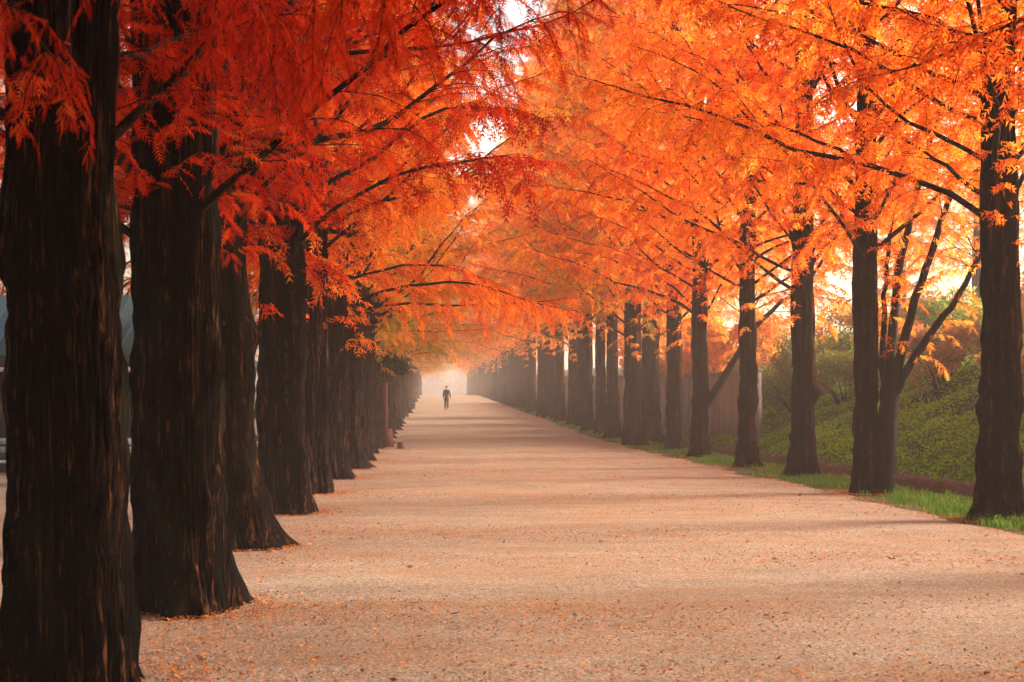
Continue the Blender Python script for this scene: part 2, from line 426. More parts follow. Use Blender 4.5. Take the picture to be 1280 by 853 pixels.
def frond_mesh(name, parts, K, mat, wid=0.32):
    P = np.concatenate([p[0] for p in parts]); D = np.concatenate([p[1] for p in parts]); W = np.concatenate([p[2] for p in parts])
    l = np.concatenate([p[3] for p in parts]); tn = np.concatenate([p[4] for p in parts])
    n = len(P); g = np.array([0, 0, -1.0]); Nn = np.cross(D, W)
    tris = []
    for k in range(K):
        t = (k + 0.15) / K; b = 0.72 / K; prof = (math.sin(math.pi * min(1, (t * 0.86 + 0.12))) ** 0.7) * wid
        for sg in (1, -1):
            a0 = P + D * (l * t)[:, None] + g * (0.10 * l * t * t)[:, None]
            a1 = P + D * (l * (t + b))[:, None] + g * (0.10 * l * t * t)[:, None]
            tip = P + D * (l * (t + b * 1.35 + 0.06))[:, None] + W * (sg * l * prof)[:, None] + g * (l * (0.10 * t * t + 0.05))[:, None] + Nn * (l * 0.05 * (1 if k % 2 else -1))[:, None]
            tris.append(np.stack([a0, a1, tip], 1) if sg > 0 else np.stack([a1, a0, tip], 1))
    V = np.stack(tris, 1).reshape(-1, 3)
    nt_ = n * K * 2
    tint = np.repeat(tn, K * 6)
    return np_mesh(name, V, np.arange(nt_ * 3), np.full(nt_, 3), mat, False, tint)

def wood_mesh(name, tubes, mat):
    mb = MB(); Vs, Ls, Sz, off = [], [], [], 0
    for pts, rad, seg in tubes:
        v, f = tube_arrays(pts, rad, seg, False)
        Vs.append(v)
        a = np.array(f, dtype=np.int32) + off
        Ls.append(a.ravel()); Sz.append(np.full(len(a), 4)); off += len(v)
    return np_mesh(name, np.concatenate(Vs), np.concatenate(Ls), np.concatenate(Sz), mat, True)

def branch_with_leaves(p, d, L, r0, rng, tubes, parts, spacing, fsize, grav=0.10, tint=0.5, sec=0.19, from_t=0.12, droopy=0.5, sec_len=(0.5, 1.05)):
    n = 12
    path = bend_path(p, d, L, n, grav, rng, 0.12)
    tubes.append((path, np.linspace(r0, 0.006, n) ** 1.0, 6))
    S = np.linspace(0, 1, n); D = unit(np.gradient(path, axis=0))
    m = max(4, int(L * (1 - from_t) / sec)); sgn = 1
    for q in range(m):
        t = from_t + (1 - from_t) * (q + rng.uniform(0, 0.9)) / m
        pp = np.array([np.interp(t, S, path[:, k]) for k in range(3)]); dd = unit(np.array([np.interp(t, S, D[:, k]) for k in range(3)]))
        side = unit(np.cross(dd, (0, 0, 1.0))) * sgn; sgn = -sgn
        ls = rng.uniform(*sec_len) * (0.55 + 0.6 * math.sin(math.pi * min(1, t * 0.9 + 0.08)))
        hang = rng.random() < droopy
        d2 = dd * 0.6 + side * rng.uniform(0.4, 0.9) + np.array([0, 0, rng.uniform(-0.25, 0.3)])
        sp = bend_path(pp, d2, ls, 7, 0.55 if hang else 0.18, rng, 0.09, 1.0)
        tubes.append((sp, np.linspace(0.007, 0.0025, 7), 3))
        fronds_on(sp, rng, parts, spacing, fsize, 0.06, 0.75 if hang else 0.4, np.clip(tint + rng.normal(0, 0.16), 0, 1))
    fronds_on(path[int(n * 0.55):], rng, parts, spacing * 1.3, fsize, 0.05, 0.4, tint)
    return path

def make_crown(seed, z0, H, Lmax, nbr, K, spacing=0.05, fsize=0.17, rt=0.3, low_up=0.55, tuft_z=None, wid=0.32, tufts=50, tuft_len=(0.3, 0.75)):
    rng = np.random.default_rng(seed); tubes, parts = [], []
    for i in range(nbr):
        u = (i + rng.uniform(0, 0.8)) / nbr
        z = z0 + (H - z0 - 0.4) * u ** 1.12
        az = i * 2.39996 + rng.normal(0, 0.25)
        L = (Lmax * (1 - u) ** 0.7 + 0.5) * rng.uniform(0.75, 1.12)
        e = max(0.46, low_up + 0.30 * u + rng.normal(0, 0.20))
        d = np.array([math.cos(az) * math.cos(e), math.sin(az) * math.cos(e), math.sin(e)])
        rr = rt * max(0.08, 1 - max(0, z - 4) / (H - 3.5)) * 0.6
        p = np.array([math.cos(az) * rr, math.sin(az) * rr, z])
        branch_with_leaves(p, d, L, 0.006 + 0.0064 * L, rng, tubes, parts, spacing, fsize, grav=rng.uniform(-0.04, 0.08), tint=np.clip(0.5 + rng.normal(0, 0.14), 0, 1))
    # short tufts straight off the trunk
    zz0 = tuft_z if tuft_z is not None else z0 - 0.6
    for i in range(tufts):
        z = zz0 + (9 - zz0) * rng.random() ** 1.1; az = rng.uniform(0, TAU)
        rr = rt * 0.9
        sp = bend_path((math.cos(az) * rr, math.sin(az) * rr, z), (math.cos(az), math.sin(az), 0.5), rng.uniform(*tuft_len), 6, 0.4, rng, 0.1, 1.0)
        tubes.append((sp, np.linspace(0.006, 0.0025, 6), 3))
        fronds_on(sp, rng, parts, spacing, fsize * 0.9, 0.05, 0.5, np.clip(0.5 + rng.normal(0, 0.15), 0, 1))
    cm = frond_mesh("crown", parts, K, M['leaf_orange'], wid)
    wm = wood_mesh("branches", tubes, M['twig'])
    return cm, wm

CROWN = {}
CROWN['near'] = [make_crown(11, 2.8, 20, 4.4, 84, 8, 0.042, 0.15, 0.33, 0.6, 3.15, 0.25, 190, (0.45, 1.0)),
                 make_crown(12, 3.0, 20, 4.3, 84, 8, 0.042, 0.15, 0.33, 0.6, 3.15, 0.25, 190, (0.45, 1.0))]
CROWN['left'] = [make_crown(21, 3.3, 24, 5.4, 96, 3, 0.040, 0.180, 0.33, 0.66), make_crown(22, 3.5, 25, 5.2, 96, 3, 0.040, 0.180, 0.33, 0.66)]
CROWN['right'] = [make_crown(31, 3.9, 24, 5.3, 96, 3, 0.040, 0.180, 0.22, 0.62, 3.2), make_crown(32, 4.1, 25, 5.1, 96, 3, 0.040, 0.180, 0.22, 0.62, 3.4)]
FAR_TRUNK = {'left': [trunk_mesh("trunk", 500 + k, 0.34, 0.52, seg=64) for k in range(3)],
             'right': [trunk_mesh("trunk", 600 + k, 0.27, 0.40, seg=64, mat=M['bark_red']) for k in range(3)]}

def set_mat(o, m):
    o.material_slots[0].link = 'OBJECT'; o.material_slots[0].material = m

def tree(x, y, crown, cmat, trunk, label, group=None, rz=0.0, s=1.0, crown_rz=None, name="redwood_tree", dz=0.0):
    z = float(ground_z(np.array(x), np.array(y)))
    t = empty(name, (x, y, z))
    tag(t, label, "tree", group)
    tr = mobj("trunk", trunk, t); tr.rotation_euler.z = rz
    if y > 60:
        rr_ = random.Random(int(y * 100 + x * 7)); g_ = rr_.uniform(0.78, 1.18); tr.scale = (g_, g_, 1); tr.rotation_euler.x = rr_.gauss(0, 0.010); tr.rotation_euler.y = rr_.gauss(0, 0.010)
    c = mobj("crown", crown[0], t); b = mobj("branches", crown[1], t)
    for o in (c, b):
        o.rotation_euler.z = crown_rz if crown_rz is not None else rz; o.scale = (s, s, s); o.location.z = dz
    set_mat(c, cmat)
    return t

rngT = random.Random(77)
GL, GR = "trees of the left row along the path", "trees of the right row along the path"
# left row near trees: (x, y, r_top, r_base, lean, burls, crown, leaf, label)
LEFT = [
 (-2.75, 3.2, 0.33, 0.46, (0, 0), (), None, 'leaf_red', "redwood just out of frame whose blurred red sprays hang across the top"),
 (-2.02, 8.1, 0.28, 0.35, (-0.05, 0), (), None, 'leaf_red', "nearest left trunk, huge and black, cut off by the bottom of the picture"),
 (-1.88, 11.1, 0.30, 0.40, (-0.10, 0), (), None, 'leaf_red', "broad black trunk standing between the nearest trunk and the knobbly one on the left"),
 (-2.13, 15.9, 0.32, 0.50, (-0.28, 0), ((2.35, -0.35, 0.16, 0.22), (1.9, -0.6, 0.10, 0.3)), None, 'leaf_red', "left trunk with a knobbly burl on its path side and a wide leaning foot"),
 (-2.13, 20.7, 0.295, 0.40, (0, 0), (), 'left', 'leaf_red', "fourth left trunk, crimson foliage and long dark limbs rising over the path"),
 (-2.12, 25.3, 0.295, 0.40, (0, 0), (), 'left', 'leaf_orange', "fifth left trunk, closely overlapped by the one with long dark limbs"),
 (-2.15, 30.1, 0.35, 0.50, (0.02, 0), (), 'left', 'leaf_orange', "sixth left trunk, with deep lit grooves in its bark, midway to the red post"),
 (-2.05, 34.8, 0.36, 0.52, (0, 0), (), 'left', 'leaf_orange', "seventh left trunk, fourth before the slim red brown post"),
 (-2.05, 39.6, 0.35, 0.48, (0, 0), (), 'left', 'leaf_amber', "eighth left trunk, third before the slim red brown post"),
 (-2.08, 45.0, 0.34, 0.46, (0, 0), (), 'left', 'leaf_amber', "left trunk second before the slim red brown post"),
 (-2.05, 50.4, 0.33, 0.52, (-0.05, 0), (), 'left', 'leaf_amber', "pale brown left trunk right beside the slim red brown post"),
]
for i, (x, y, rt, rb, lean, burls, ck, lm, lab) in enumerate(LEFT):
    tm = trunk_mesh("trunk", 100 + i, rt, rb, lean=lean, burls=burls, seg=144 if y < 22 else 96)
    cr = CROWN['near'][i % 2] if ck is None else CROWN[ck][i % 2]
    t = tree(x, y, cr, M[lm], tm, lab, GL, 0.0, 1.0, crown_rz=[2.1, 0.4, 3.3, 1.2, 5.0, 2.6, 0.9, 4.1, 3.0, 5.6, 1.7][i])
    if i == 0: NEAR_TREE = t
    for c in t.children:
        if c.name.split('.')[0] in ("crown", "branches"): c.location = (lean[0], lean[1], 0)

# right row near trees
RIGHT = [
 (7.9, 8.0, 0.23, 0.36, (0, 0), (), 'leaf_red', None),
 (7.8, 13.6, 0.23, 0.36, (0, 0), (), 'leaf_orange', "redwood beyond the right picture edge whose sprays hang into the top right corner"),
 (7.66, 19.5, 0.19, 0.30, (0.06, 0), ((1.7, -0.3, 0.05, 0.25),), 'leaf_orange', "nearest right trunk in view, bare and dark at the right picture edge"),
 (7.67, 25.3, 0.165, 0.24, (0, 0), (), 'leaf_orange', "right tree whose trunk forks low into several slim outward stems"),
 (8.04, 31.0, 0.195, 0.28, (0, 0), ((1.85, -0.1, 0.16, 0.16),), 'leaf_orange', "right trunk with a small stub knob on its bank side"),
 (7.87, 35.6, 0.165, 0.24, (0, 0), (), 'leaf_orange', "slim straight right trunk just before the end of the concrete wall"),
 (7.86, 41.7, 0.19, 0.30, (-0.04, 0), ((1.9, -1.5, 0.05, 0.15),), 'leaf_orange', "right trunk with one low curving limb reaching to the bank"),
 (8.03, 47.2, 0.21, 0.29, (0, 0), (), 'leaf_orange', "straight right trunk standing clear against the grey concrete wall"),
 (7.5, 53.2, 0.29, 0.38, (0, 0), (), 'leaf_amber', "thick right trunk with a tuft of amber leaves, first of a tight pair"),
 (8.75, 57.0, 0.31, 0.42, (0, 0), (), 'leaf_amber', "thick right trunk set back nearer the wall, second of a tight pair"),
]
RT = {}
for i, (x, y, rt, rb, lean, burls, lm, lab) in enumerate(RIGHT):
    if lab is None: continue
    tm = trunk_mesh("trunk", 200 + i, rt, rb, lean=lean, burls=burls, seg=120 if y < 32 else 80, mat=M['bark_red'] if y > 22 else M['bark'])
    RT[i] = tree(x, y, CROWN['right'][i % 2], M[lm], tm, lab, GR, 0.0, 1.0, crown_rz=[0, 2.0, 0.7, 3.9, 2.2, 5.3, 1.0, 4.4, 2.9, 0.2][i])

def limb(parent, tubes_pts, leafy, seed, lmat):
    """extra stems from low on a trunk, given in the tree's own space; each carries its own twigs and sprays"""
    rng = np.random.default_rng(seed)
    for pts, r0, r1 in tubes_pts:
        tubes, parts = [], []
        pts = np.array(pts, float); n = 16
        s = np.linspace(0, 1, len(pts)); q = np.linspace(0, 1, n)
        P = np.stack([np.interp(q, s, pts[:, k]) for k in range(3)], -1)
        for _ in range(2): P[1:-1] = (P[:-2] + P[1:-1] * 2 + P[2:]) / 4
        P[1:-1] += rng.normal(0, 0.012, (n - 2, 3))
        tubes.append((P, np.linspace(r0, r1, n), 12)); bm_ = parent.children[0].data.materials[0]
        if r1 > 0.1:
            mobj("limb", wood_mesh("limb", tubes, bm_), parent); continue
        for k in range(leafy):
            t = rng.uniform(0.25, 1); pp = np.array([np.interp(t, q, P[:, m]) for m in range(3)])
            az = rng.uniform(0, TAU)
            sp = bend_path(pp, (math.cos(az), math.sin(az), 0.3), rng.uniform(0.3, 0.7), 6, 0.4, rng, 0.1, 1.0)
            tubes.append((sp, np.linspace(0.007, 0.0025, 6), 3))
            fronds_on(sp, rng, parts, 0.045, 0.15, 0.05, 0.5, np.clip(0.55 + rng.normal(0, 0.15), 0, 1))
        dd = unit(P[-1] - P[-3])
        for k in range(3):
            branch_with_leaves(P[-1 - k * 2], dd + rng.normal(0, 0.35, 3), rng.uniform(1.0, 1.9), 0.015, rng, tubes, parts, 0.05, 0.17, 0.12, 0.55)
        lb = mobj("limb", wood_mesh("limb", tubes, bm_), parent)
        mobj("sprays", frond_mesh("sprays", parts, 5, lmat), lb)
def hanging_limb(parent, pts, r0, seed, hang, lmat):
    rng = np.random.default_rng(seed); tubes, parts = [], []
    pts = np.array(pts, float); n = 18; s = np.linspace(0, 1, len(pts)); q = np.linspace(0, 1, n)
    P = np.stack([np.interp(q, s, pts[:, k]) for k in range(3)], -1)
    for _ in range(3): P[1:-1] = (P[:-2] + P[1:-1] * 2 + P[2:]) / 4
    tubes.append((P, np.linspace(r0, 0.006, n), 10))
    for (t, ln, cnt) in hang:
        for c in range(cnt):
            pp = np.array([np.interp(np.clip(t + rng.normal(0, .02), 0, 1), q, P[:, m]) for m in range(3)])
            az = rng.uniform(0, TAU)
            sp = bend_path(pp, (math.cos(az) * .7 + 0.35, math.sin(az) * .7, -0.45), ln * rng.uniform(.7, 1.1), 10, 0.45, rng, 0.08, 0.7)
            tubes.append((sp, np.linspace(0.005, 0.0015, 10), 4))
            m_ = int(ln / 0.055)
            for sd in range(m_):
                f = (sd + rng.random()) / m_ * 8.99; k = int(f); p0 = sp[k] + (sp[k + 1] - sp[k]) * (f - k)
                az2 = rng.uniform(0, TAU); d2 = unit(sp[k + 1] - sp[k])
                sp2 = bend_path(p0, d2 * .5 + np.array([math.cos(az2), math.sin(az2), -0.1]) * .8, rng.uniform(.12, .27) * (1.1 - .06 * k), 5, 0.5, rng, 0.07, 0.7)
                tubes.append((sp2, np.linspace(0.0022, 0.001, 5), 3))
                fronds_on(sp2, rng, parts, 0.021, 0.062, 0.02, 0.45, np.clip(0.35 + rng.normal(0, 0.18), 0, 1))
            fronds_on(sp, rng, parts, 0.025, 0.065, 0.04, 0.7, np.clip(0.35 + rng.normal(0, 0.15), 0, 1))
    lb = mobj("limb", wood_mesh("limb", tubes, M['twig']), parent)
    mobj("sprays", frond_mesh("sprays", parts, 8, lmat, 0.2), lb)
hanging_limb(NEAR_TREE, [(0.3, .2, 3.3), (1.2, .9, 3.62), (2.1, 1.6, 3.66), (2.75, 2.0, 3.5)], 0.04, 51,
             [(0.5, .55, 3), (0.64, .6, 3), (0.76, .85, 3), (0.86, 1.0, 3), (0.96, .95, 3)], M['leaf_red'])
hanging_limb(NEAR_TREE, [(0.3, .3, 3.4), (1.3, 1.0, 3.75), (2.4, 1.8, 3.8), (3.25, 2.1, 3.6)], 0.035, 52, [(0.8, .5, 2), (0.97, .75, 4)], M['leaf_red'])
hanging_limb(NEAR_TREE, [(0.3, .5, 3.3), (0.75, 1.8, 3.5), (0.8, 3.1, 3.45), (0.9, 3.9, 3.3)], 0.04, 53, [(0.45, .5, 3), (0.6, .5, 3), (0.75, .5, 3), (0.95, .45, 4)], M['leaf_red'])
hanging_limb(NEAR_TREE, [(0.2, .5, 3.6), (0.35, 2.2, 3.75), (0.3, 3.6, 3.62), (0.2, 4.4, 3.5)], 0.04, 54, [(0.5, .5, 4), (0.7, .5, 4), (0.9, .5, 5)], M['leaf_red'])
hanging_limb(NEAR_TREE, [(0.3, .6, 3.6), (1.1, 2.2, 3.9), (1.6, 4.0, 3.95), (1.9, 5.4, 3.75)], 0.045, 55, [(0.4, .6, 4), (0.52, .6, 4), (0.64, .6, 4), (0.76, .7, 5), (0.88, .7, 5), (0.97, .6, 4)], M['leaf_red'])
# multi-stem fork (tree at 25 m); offsets from its base
limb(RT[3], [
    ([(0.22, -.05, -0.2), (0.30, -.05, 0.5), (0.36, -.04, 1.3), (0.45, 0, 1.75)], 0.21, 0.15),
    ([(0.42, 0, 1.45), (0.46, .1, 2.4), (0.62, .25, 3.9), (1.05, .3, 5.6), (1.45, .3, 7.0)], 0.10, 0.035),
    ([(0.44, 0, 1.6), (0.55, -.1, 2.4), (0.85, -.2, 3.6), (1.15, -.3, 4.5), (1.5, -.4, 5.9)], 0.10, 0.04),
    ([(0.46, 0, 1.7), (0.75, -.2, 2.35), (1.15, -.3, 3.0), (1.65, -.4, 3.7), (1.95, -.5, 4.6)], 0.085, 0.035),
    ([(0.36, 0, 1.5), (0.34, .15, 2.2), (0.36, .2, 3.2), (0.5, .3, 4.6)], 0.075, 0.03)], 12, 41, M['leaf_orange'])
limb(RT[6], [([(0.1, 0, 1.5), (0.45, -.05, 2.0), (0.9, -.2, 2.8), (1.4, -.3, 3.7), (2.2, -.3, 4.5), (3.2, -.3, 5.1)], 0.13, 0.04)], 8, 42, M['leaf_orange'])

# the rows running on into the mist
y = 55.6; k = 0
while y < 300:
    if y < 110:
        ordn = {0: "first", 1: "second", 2: "third", 3: "fourth", 4: "fifth", 5: "sixth", 6: "seventh", 7: "eighth", 8: "ninth", 9: "tenth", 10: "eleventh"}[k]
        lab = f"greyish left trunk, {ordn} beyond the slim red brown post"
        g = GL
    else:
        lab, g = "pale misty trunk far down the left row, beyond the walker", "distant misty trees of the left row"
    tree(-2.02 + rngT.uniform(-.08, .08), y, CROWN['left'][k % 2], M['leaf_amber' if k % 3 else 'leaf_yellow'], FAR_TRUNK['left'][k % 3], lab, g, rngT.uniform(0, 6.28), rngT.uniform(0.86, 1.12), rngT.uniform(0, 6.28), dz=rngT.uniform(0.3, 1.6))
    y += rngT.uniform(4.8, 5.4); k += 1
y = 61.5; k = 0
while y < 300:
    if y < 112:
        ordn = {0: "first", 1: "second", 2: "third", 3: "fourth", 4: "fifth", 5: "sixth", 6: "seventh", 7: "eighth", 8: "ninth", 9: "tenth", 10: "eleventh", 11: "twelfth"}[k]
        lab = f"brown right trunk, {ordn} beyond the tight pair of thick trunks"
        g = GR
    else:
        lab, g = "pale misty trunk far down the right row, beyond the walker", "distant misty trees of the right row"
    tree(7.85 + rngT.uniform(-.15, .15), y, CROWN['right'][k % 2], M['leaf_amber' if k % 3 else 'leaf_orange'], FAR_TRUNK['right'][k % 3], lab, g, rngT.uniform(0, 6.28), rngT.uniform(0.86, 1.12), rngT.uniform(0, 6.28), dz=rngT.uniform(0.3, 1.6))
    y += rngT.uniform(4.3, 5.2); k += 1

# the avenue goes on past the camera: the trees that shade the foreground
for k, y in enumerate((-1.8, -6.9, -12.0)):
    tree(-2.1, y, CROWN['left'][k % 2], M['leaf_red'], FAR_TRUNK['left'][k % 3], "redwood of the left row nearer than the picture shows, shading the foreground", "unseen nearer trees of the avenue", k, 1.0, k * 1.9)
for k, y in enumerate((8.0, 2.4, -3.2, -9.0)):
    tree(7.85, y, CROWN['right'][k % 2], M['leaf_red'], FAR_TRUNK['right'][k % 3], "redwood of the right row nearer than the picture shows, shading the foreground", "unseen nearer trees of the avenue", k, 1.0, k * 1.7, dz=-0.3)

for k, (x, y) in enumerate(((18.5, 6.0), (19.0, 12.5))):
    tree(x, y, CROWN['left'][k % 2], M['leaf_orange'], FAR_TRUNK['left'][k % 3], "tree on the bank to the right of the picture, shading the near path", "unseen shading trees on the bank", k, 0.75, k * 1.3, dz=-1.0)
# trees standing behind the rows
BACK = [(14.5, 66, 'leaf_amber', 1.0, "orange redwood rising behind the concrete wall"),
        (24.5, 64, 'leaf_amber', 0.85, "amber tree on the bank top, between the forked trunk and the nearest right trunk"),
        (25.5, 78, 'leaf_yellow', 0.8, "yellowish tree on top of the green bank, just right of the forked trunk"),
        (-9.5, 43, 'leaf_orange', 0.9, "orange tree behind the teal roofed hut, seen between the two nearest trunks"),
        (-15.0, 49, 'leaf_orange', 1.0, "orange tree far left behind the hut, at the left picture edge"),
        (-7.5, 58, 'leaf_amber', 0.9, "amber tree behind the left row, seen past the knobbly trunk")]
for i, (x, y, lm, s, lab) in enumerate(BACK):
    tree(x, y, CROWN['right' if i % 2 else 'left'][(i // 2) % 2], M[lm], FAR_TRUNK['left'][i % 3], lab, "trees standing behind the rows", i * 1.1, s)

def distant_woods():
    rng = np.random.default_rng(61); m = 320
    x = rng.uniform(-90, 110, m); y = 440 + 90 * rng.random(m)
    h = rng.uniform(7, 15, m); C = np.stack([x, y, ground_z(np.clip(x, -400, 8), y) + h * .5], -1)
    return mobj("distant_woods", leaf_cloud("distant_woods", rng, C, np.stack([rng.uniform(4, 7, m), rng.uniform(4, 7, m), h * .6], -1), 240000, 0.75, M['leaf_mist']))
# ------------------------------------------------------------------ shrubs, evergreen, ground plants
def leaf_cloud(name, rng, centres, radii, n, size, mat, flat=0.0):
    """many small pointed leaves spread through several uneven clumps"""
    w = radii[:, 0] * radii[:, 1] * radii[:, 2]; idx = rng.choice(len(centres), n, p=w / w.sum())
    u = unit(rng.normal(0, 1, (n, 3))) * (rng.random((n, 1)) ** 0.45)
    P = centres[idx] + u * radii[idx]
    D = unit(rng.normal(0, 1, (n, 3)) + np.array([0, 0, -0.2])); W = unit(np.cross(D, rng.normal(0, 1, (n, 3))))
    l = size * rng.uniform(0.6, 1.4, (n, 1))
    V = np.stack([P, P + D * l * .45 + W * l * .24, P + D * l, P + D * l * .45 - W * l * .24], 1).reshape(-1, 3)
    tint = np.repeat(np.clip(rng.normal(0.45, 0.16, n) + (rng.normal(0, .16, len(centres)))[idx], 0, 1), 4)
    return np_mesh(name, V, np.arange(n * 4), np.full(n, 4), mat, False, tint)
def shrub_meshes(seed, r, h, n, size, mat):
    rng = np.random.default_rng(seed); m = 16
    a = rng.uniform(0, TAU, m); q = np.sqrt(rng.random(m)) * r
    C = np.stack([np.cos(a) * q, np.sin(a) * q, h * (0.25 + 0.6 * rng.random(m)) * (1 - 0.35 * (q / r) ** 2)], -1)
    Rr = np.stack([rng.uniform(.22, .48, m) * r, rng.uniform(.22, .48, m) * r, rng.uniform(.14, .3, m) * h], -1)
    cm = leaf_cloud("foliage", rng, C, Rr, n, size, mat)
    tubes = []
    for c in C:
        p = np.array([c[0] * .15, c[1] * .15, -0.1]); t = np.linspace(0, 1, 6)[:, None]
        pts = p + (c - p) * t + np.array([0, 0, 0.15 * h]) * np.sin(t * math.pi) * 0.6
        tubes.append((pts, np.linspace(0.025, 0.006, 6), 5))
    return cm, wood_mesh("stems", tubes, M['twig'])
SH = [shrub_meshes(700 + k, 1.3, 1.7, 9000, 0.10, M['leaf_russet']) for k in range(3)]
SHR = [(13.9, 31.5, 1.2, 'leaf_russet', "russet shrub on the bank, above the grass beside the nearest bare trunk"),
       (15.6, 36.0, 1.3, 'leaf_russet', "reddish brown shrub high on the bank, right of the forked stems"),
       (14.6, 41.0, 1.1, 'leaf_russet', "low russet shrub halfway up the bank, beneath the forked stems"),
       (17.5, 40.5, 1.4, 'leaf_russet', "large brown shrub near the bank top, under orange foliage"),
       (17.0, 46.5, 1.4, 'leaf_olive', "olive shrub near the bank top, right of the forked trunk"),
       (13.6, 46.8, 1.2, 'leaf_olive', "olive green shrub on the bank, between the knob trunk and forked trunk"),
       (14.8, 52.0, 1.5, 'leaf_olive', "tall olive shrub behind the trunk with the stub knob"),
       (12.9, 50.5, 1.1, 'leaf_olive', "green shrub growing over the near end of the concrete wall"),
       (16.8, 56.0, 1.6, 'leaf_yellow', "yellow green shrub glowing high behind the knob trunk"),
       (13.8, 57.5, 1.5, 'leaf_russet', "pinkish russet shrub just above the concrete wall"),
       (16.5, 30.0, 1.2, 'leaf_russet', "brown shrub at the right picture edge, highest on the bank"),
       (13.6, 63.0, 2.3, 'leaf_amber', "tall amber bush rising above the concrete wall, nearest of its kind"),
       (14.0, 71.0, 2.4, 'leaf_yellow', "tall yellowish bush rising above the concrete wall behind the amber one"),
       (14.5, 82.0, 2.6, 'leaf_amber', "tall orange bush over the concrete wall, half lost in mist"),
       (15.0, 96.0, 2.8, 'leaf_amber', "tallest bush over the far part of the concrete wall, pale in mist"),
       (18.8, 52.5, 1.4, 'leaf_russet', "russet shrub on the bank crest, farthest in the group")]
for i, (x, y, s, lm, lab) in enumerate(SHR):
    e = empty("bank_shrub", (x, y, float(gz_bumpy(np.array(x), np.array(y))) - 0.05), i * 1.3)
    tag(e, lab, "shrub", "shrubs growing on the grassy bank")
    f = mobj("foliage", SH[i % 3][0], e); st = mobj("stems", SH[i % 3][1], e)
    f.scale = st.scale = (s, s, s * (0.9 + 0.06 * (i % 4))); set_mat(f, M[lm])

tag(distant_woods(), "misty far-off wood closing the end of the avenue", "woods", kind="stuff")
# dark evergreen leaning out by the red post
ev = empty("evergreen_tree", (-2.5, 53.2, 0.0)); tag(ev, "small dark green evergreen leaning out over the slim red brown post", "tree")
rngE = np.random.default_rng(8); m = 16
C = np.stack([rngE.uniform(-0.25, 1.25, m), rngE.uniform(-0.6, 0.6, m), rngE.uniform(2.7, 4.3, m)], -1); C[:5, 2] -= 0.4; C[:5, 0] += .2
mobj("crown", leaf_cloud("crown", rngE, C, np.stack([rngE.uniform(.28, .5, m)] * 2 + [rngE.uniform(.18, .34, m)], -1), 9000, 0.10, M['leaf_dark']), ev)
et = [(np.array([(0, 0, -.1), (.05, 0, 1.0), (.15, .05, 2.0), (.35, 0, 2.9), (.5, 0, 3.9)]), np.array([.09, .075, .06, .04, .015]), 8)]
for c in C: et.append((np.linspace(np.array([.3, 0, 2.6]), c, 5), np.linspace(.02, .006, 5), 4))
mobj("trunk", wood_mesh("trunk", et, M['twig']), ev)

def blades(name, rng, P, h, w, mat, lean=0.5, cl=None):
    """bent grass blades: two quads each"""
    n = len(P); a = rng.uniform(0, TAU, n); D = np.stack([np.cos(a), np.sin(a), np.zeros(n)], -1); S = np.stack([-np.sin(a), np.cos(a), np.zeros(n)], -1)
    h = h * rng.uniform(0.55, 1.35, n); b = h * rng.uniform(0.2, 1.0, n) * lean * 1.6
    up = np.array([0, 0, 1.0]); W = (w * rng.uniform(0.7, 1.3, n))[:, None]
    p1 = P + up * (h * .6)[:, None] + D * (b * .3)[:, None]; p2 = P + up * (h * (1 - .28 * lean))[:, None] + D * b[:, None]
    V = np.stack([P - S * W, P + S * W, p1 + S * W * .8, p1 - S * W * .8, p2], 1).reshape(-1, 3)
    o = np.arange(n)[:, None] * 5
    q = o + np.array([0, 1, 2, 3]); t = o + np.array([3, 2, 4])
    tint = np.clip(rng.normal(.5, .16, n) + (cl if cl is not None else 0), 0, 1)
    return np_mesh(name, V, np.concatenate([q.ravel(), t.ravel()]), np.concatenate([np.full(n, 4), np.full(n, 3)]), mat, False, np.repeat(tint, 5))

def verge_grass():
    rng = np.random.default_rng(14)
    nt_ = 3600; yy = 13 + 115 * rng.random(nt_) ** 1.5
    c = 7.95 + rng.normal(0, 0.40, nt_)
    dens = 0.5 + 0.5 * np.sin(yy * 1.05) * np.sin(yy * 0.37 + 1) + 0.4 * (c - 7.7)
    keep = rng.random(nt_) < np.clip(dens * 1.3 - 0.1, 0.03, 1)
    c, yy = np.clip(c[keep], 7.05, 9.3), yy[keep]
    nb = 26; m = len(c)
    P = np.repeat(np.stack([c, yy], -1), nb, 0) + rng.normal(0, 0.085, (m * nb, 2))
    z = ground_z(P[:, 0], P[:, 1])
    h = np.repeat(rng.uniform(0.05, 0.17, m), nb)
    return mobj("grass", blades("grass", rng, np.column_stack([P, z]), h, 0.006, M['grass'], 0.8, np.repeat(rng.normal(0, .1, m), nb)))
tag(verge_grass(), "bright green grass tufts along the right edge of the gravel path", "grass", kind="stuff")

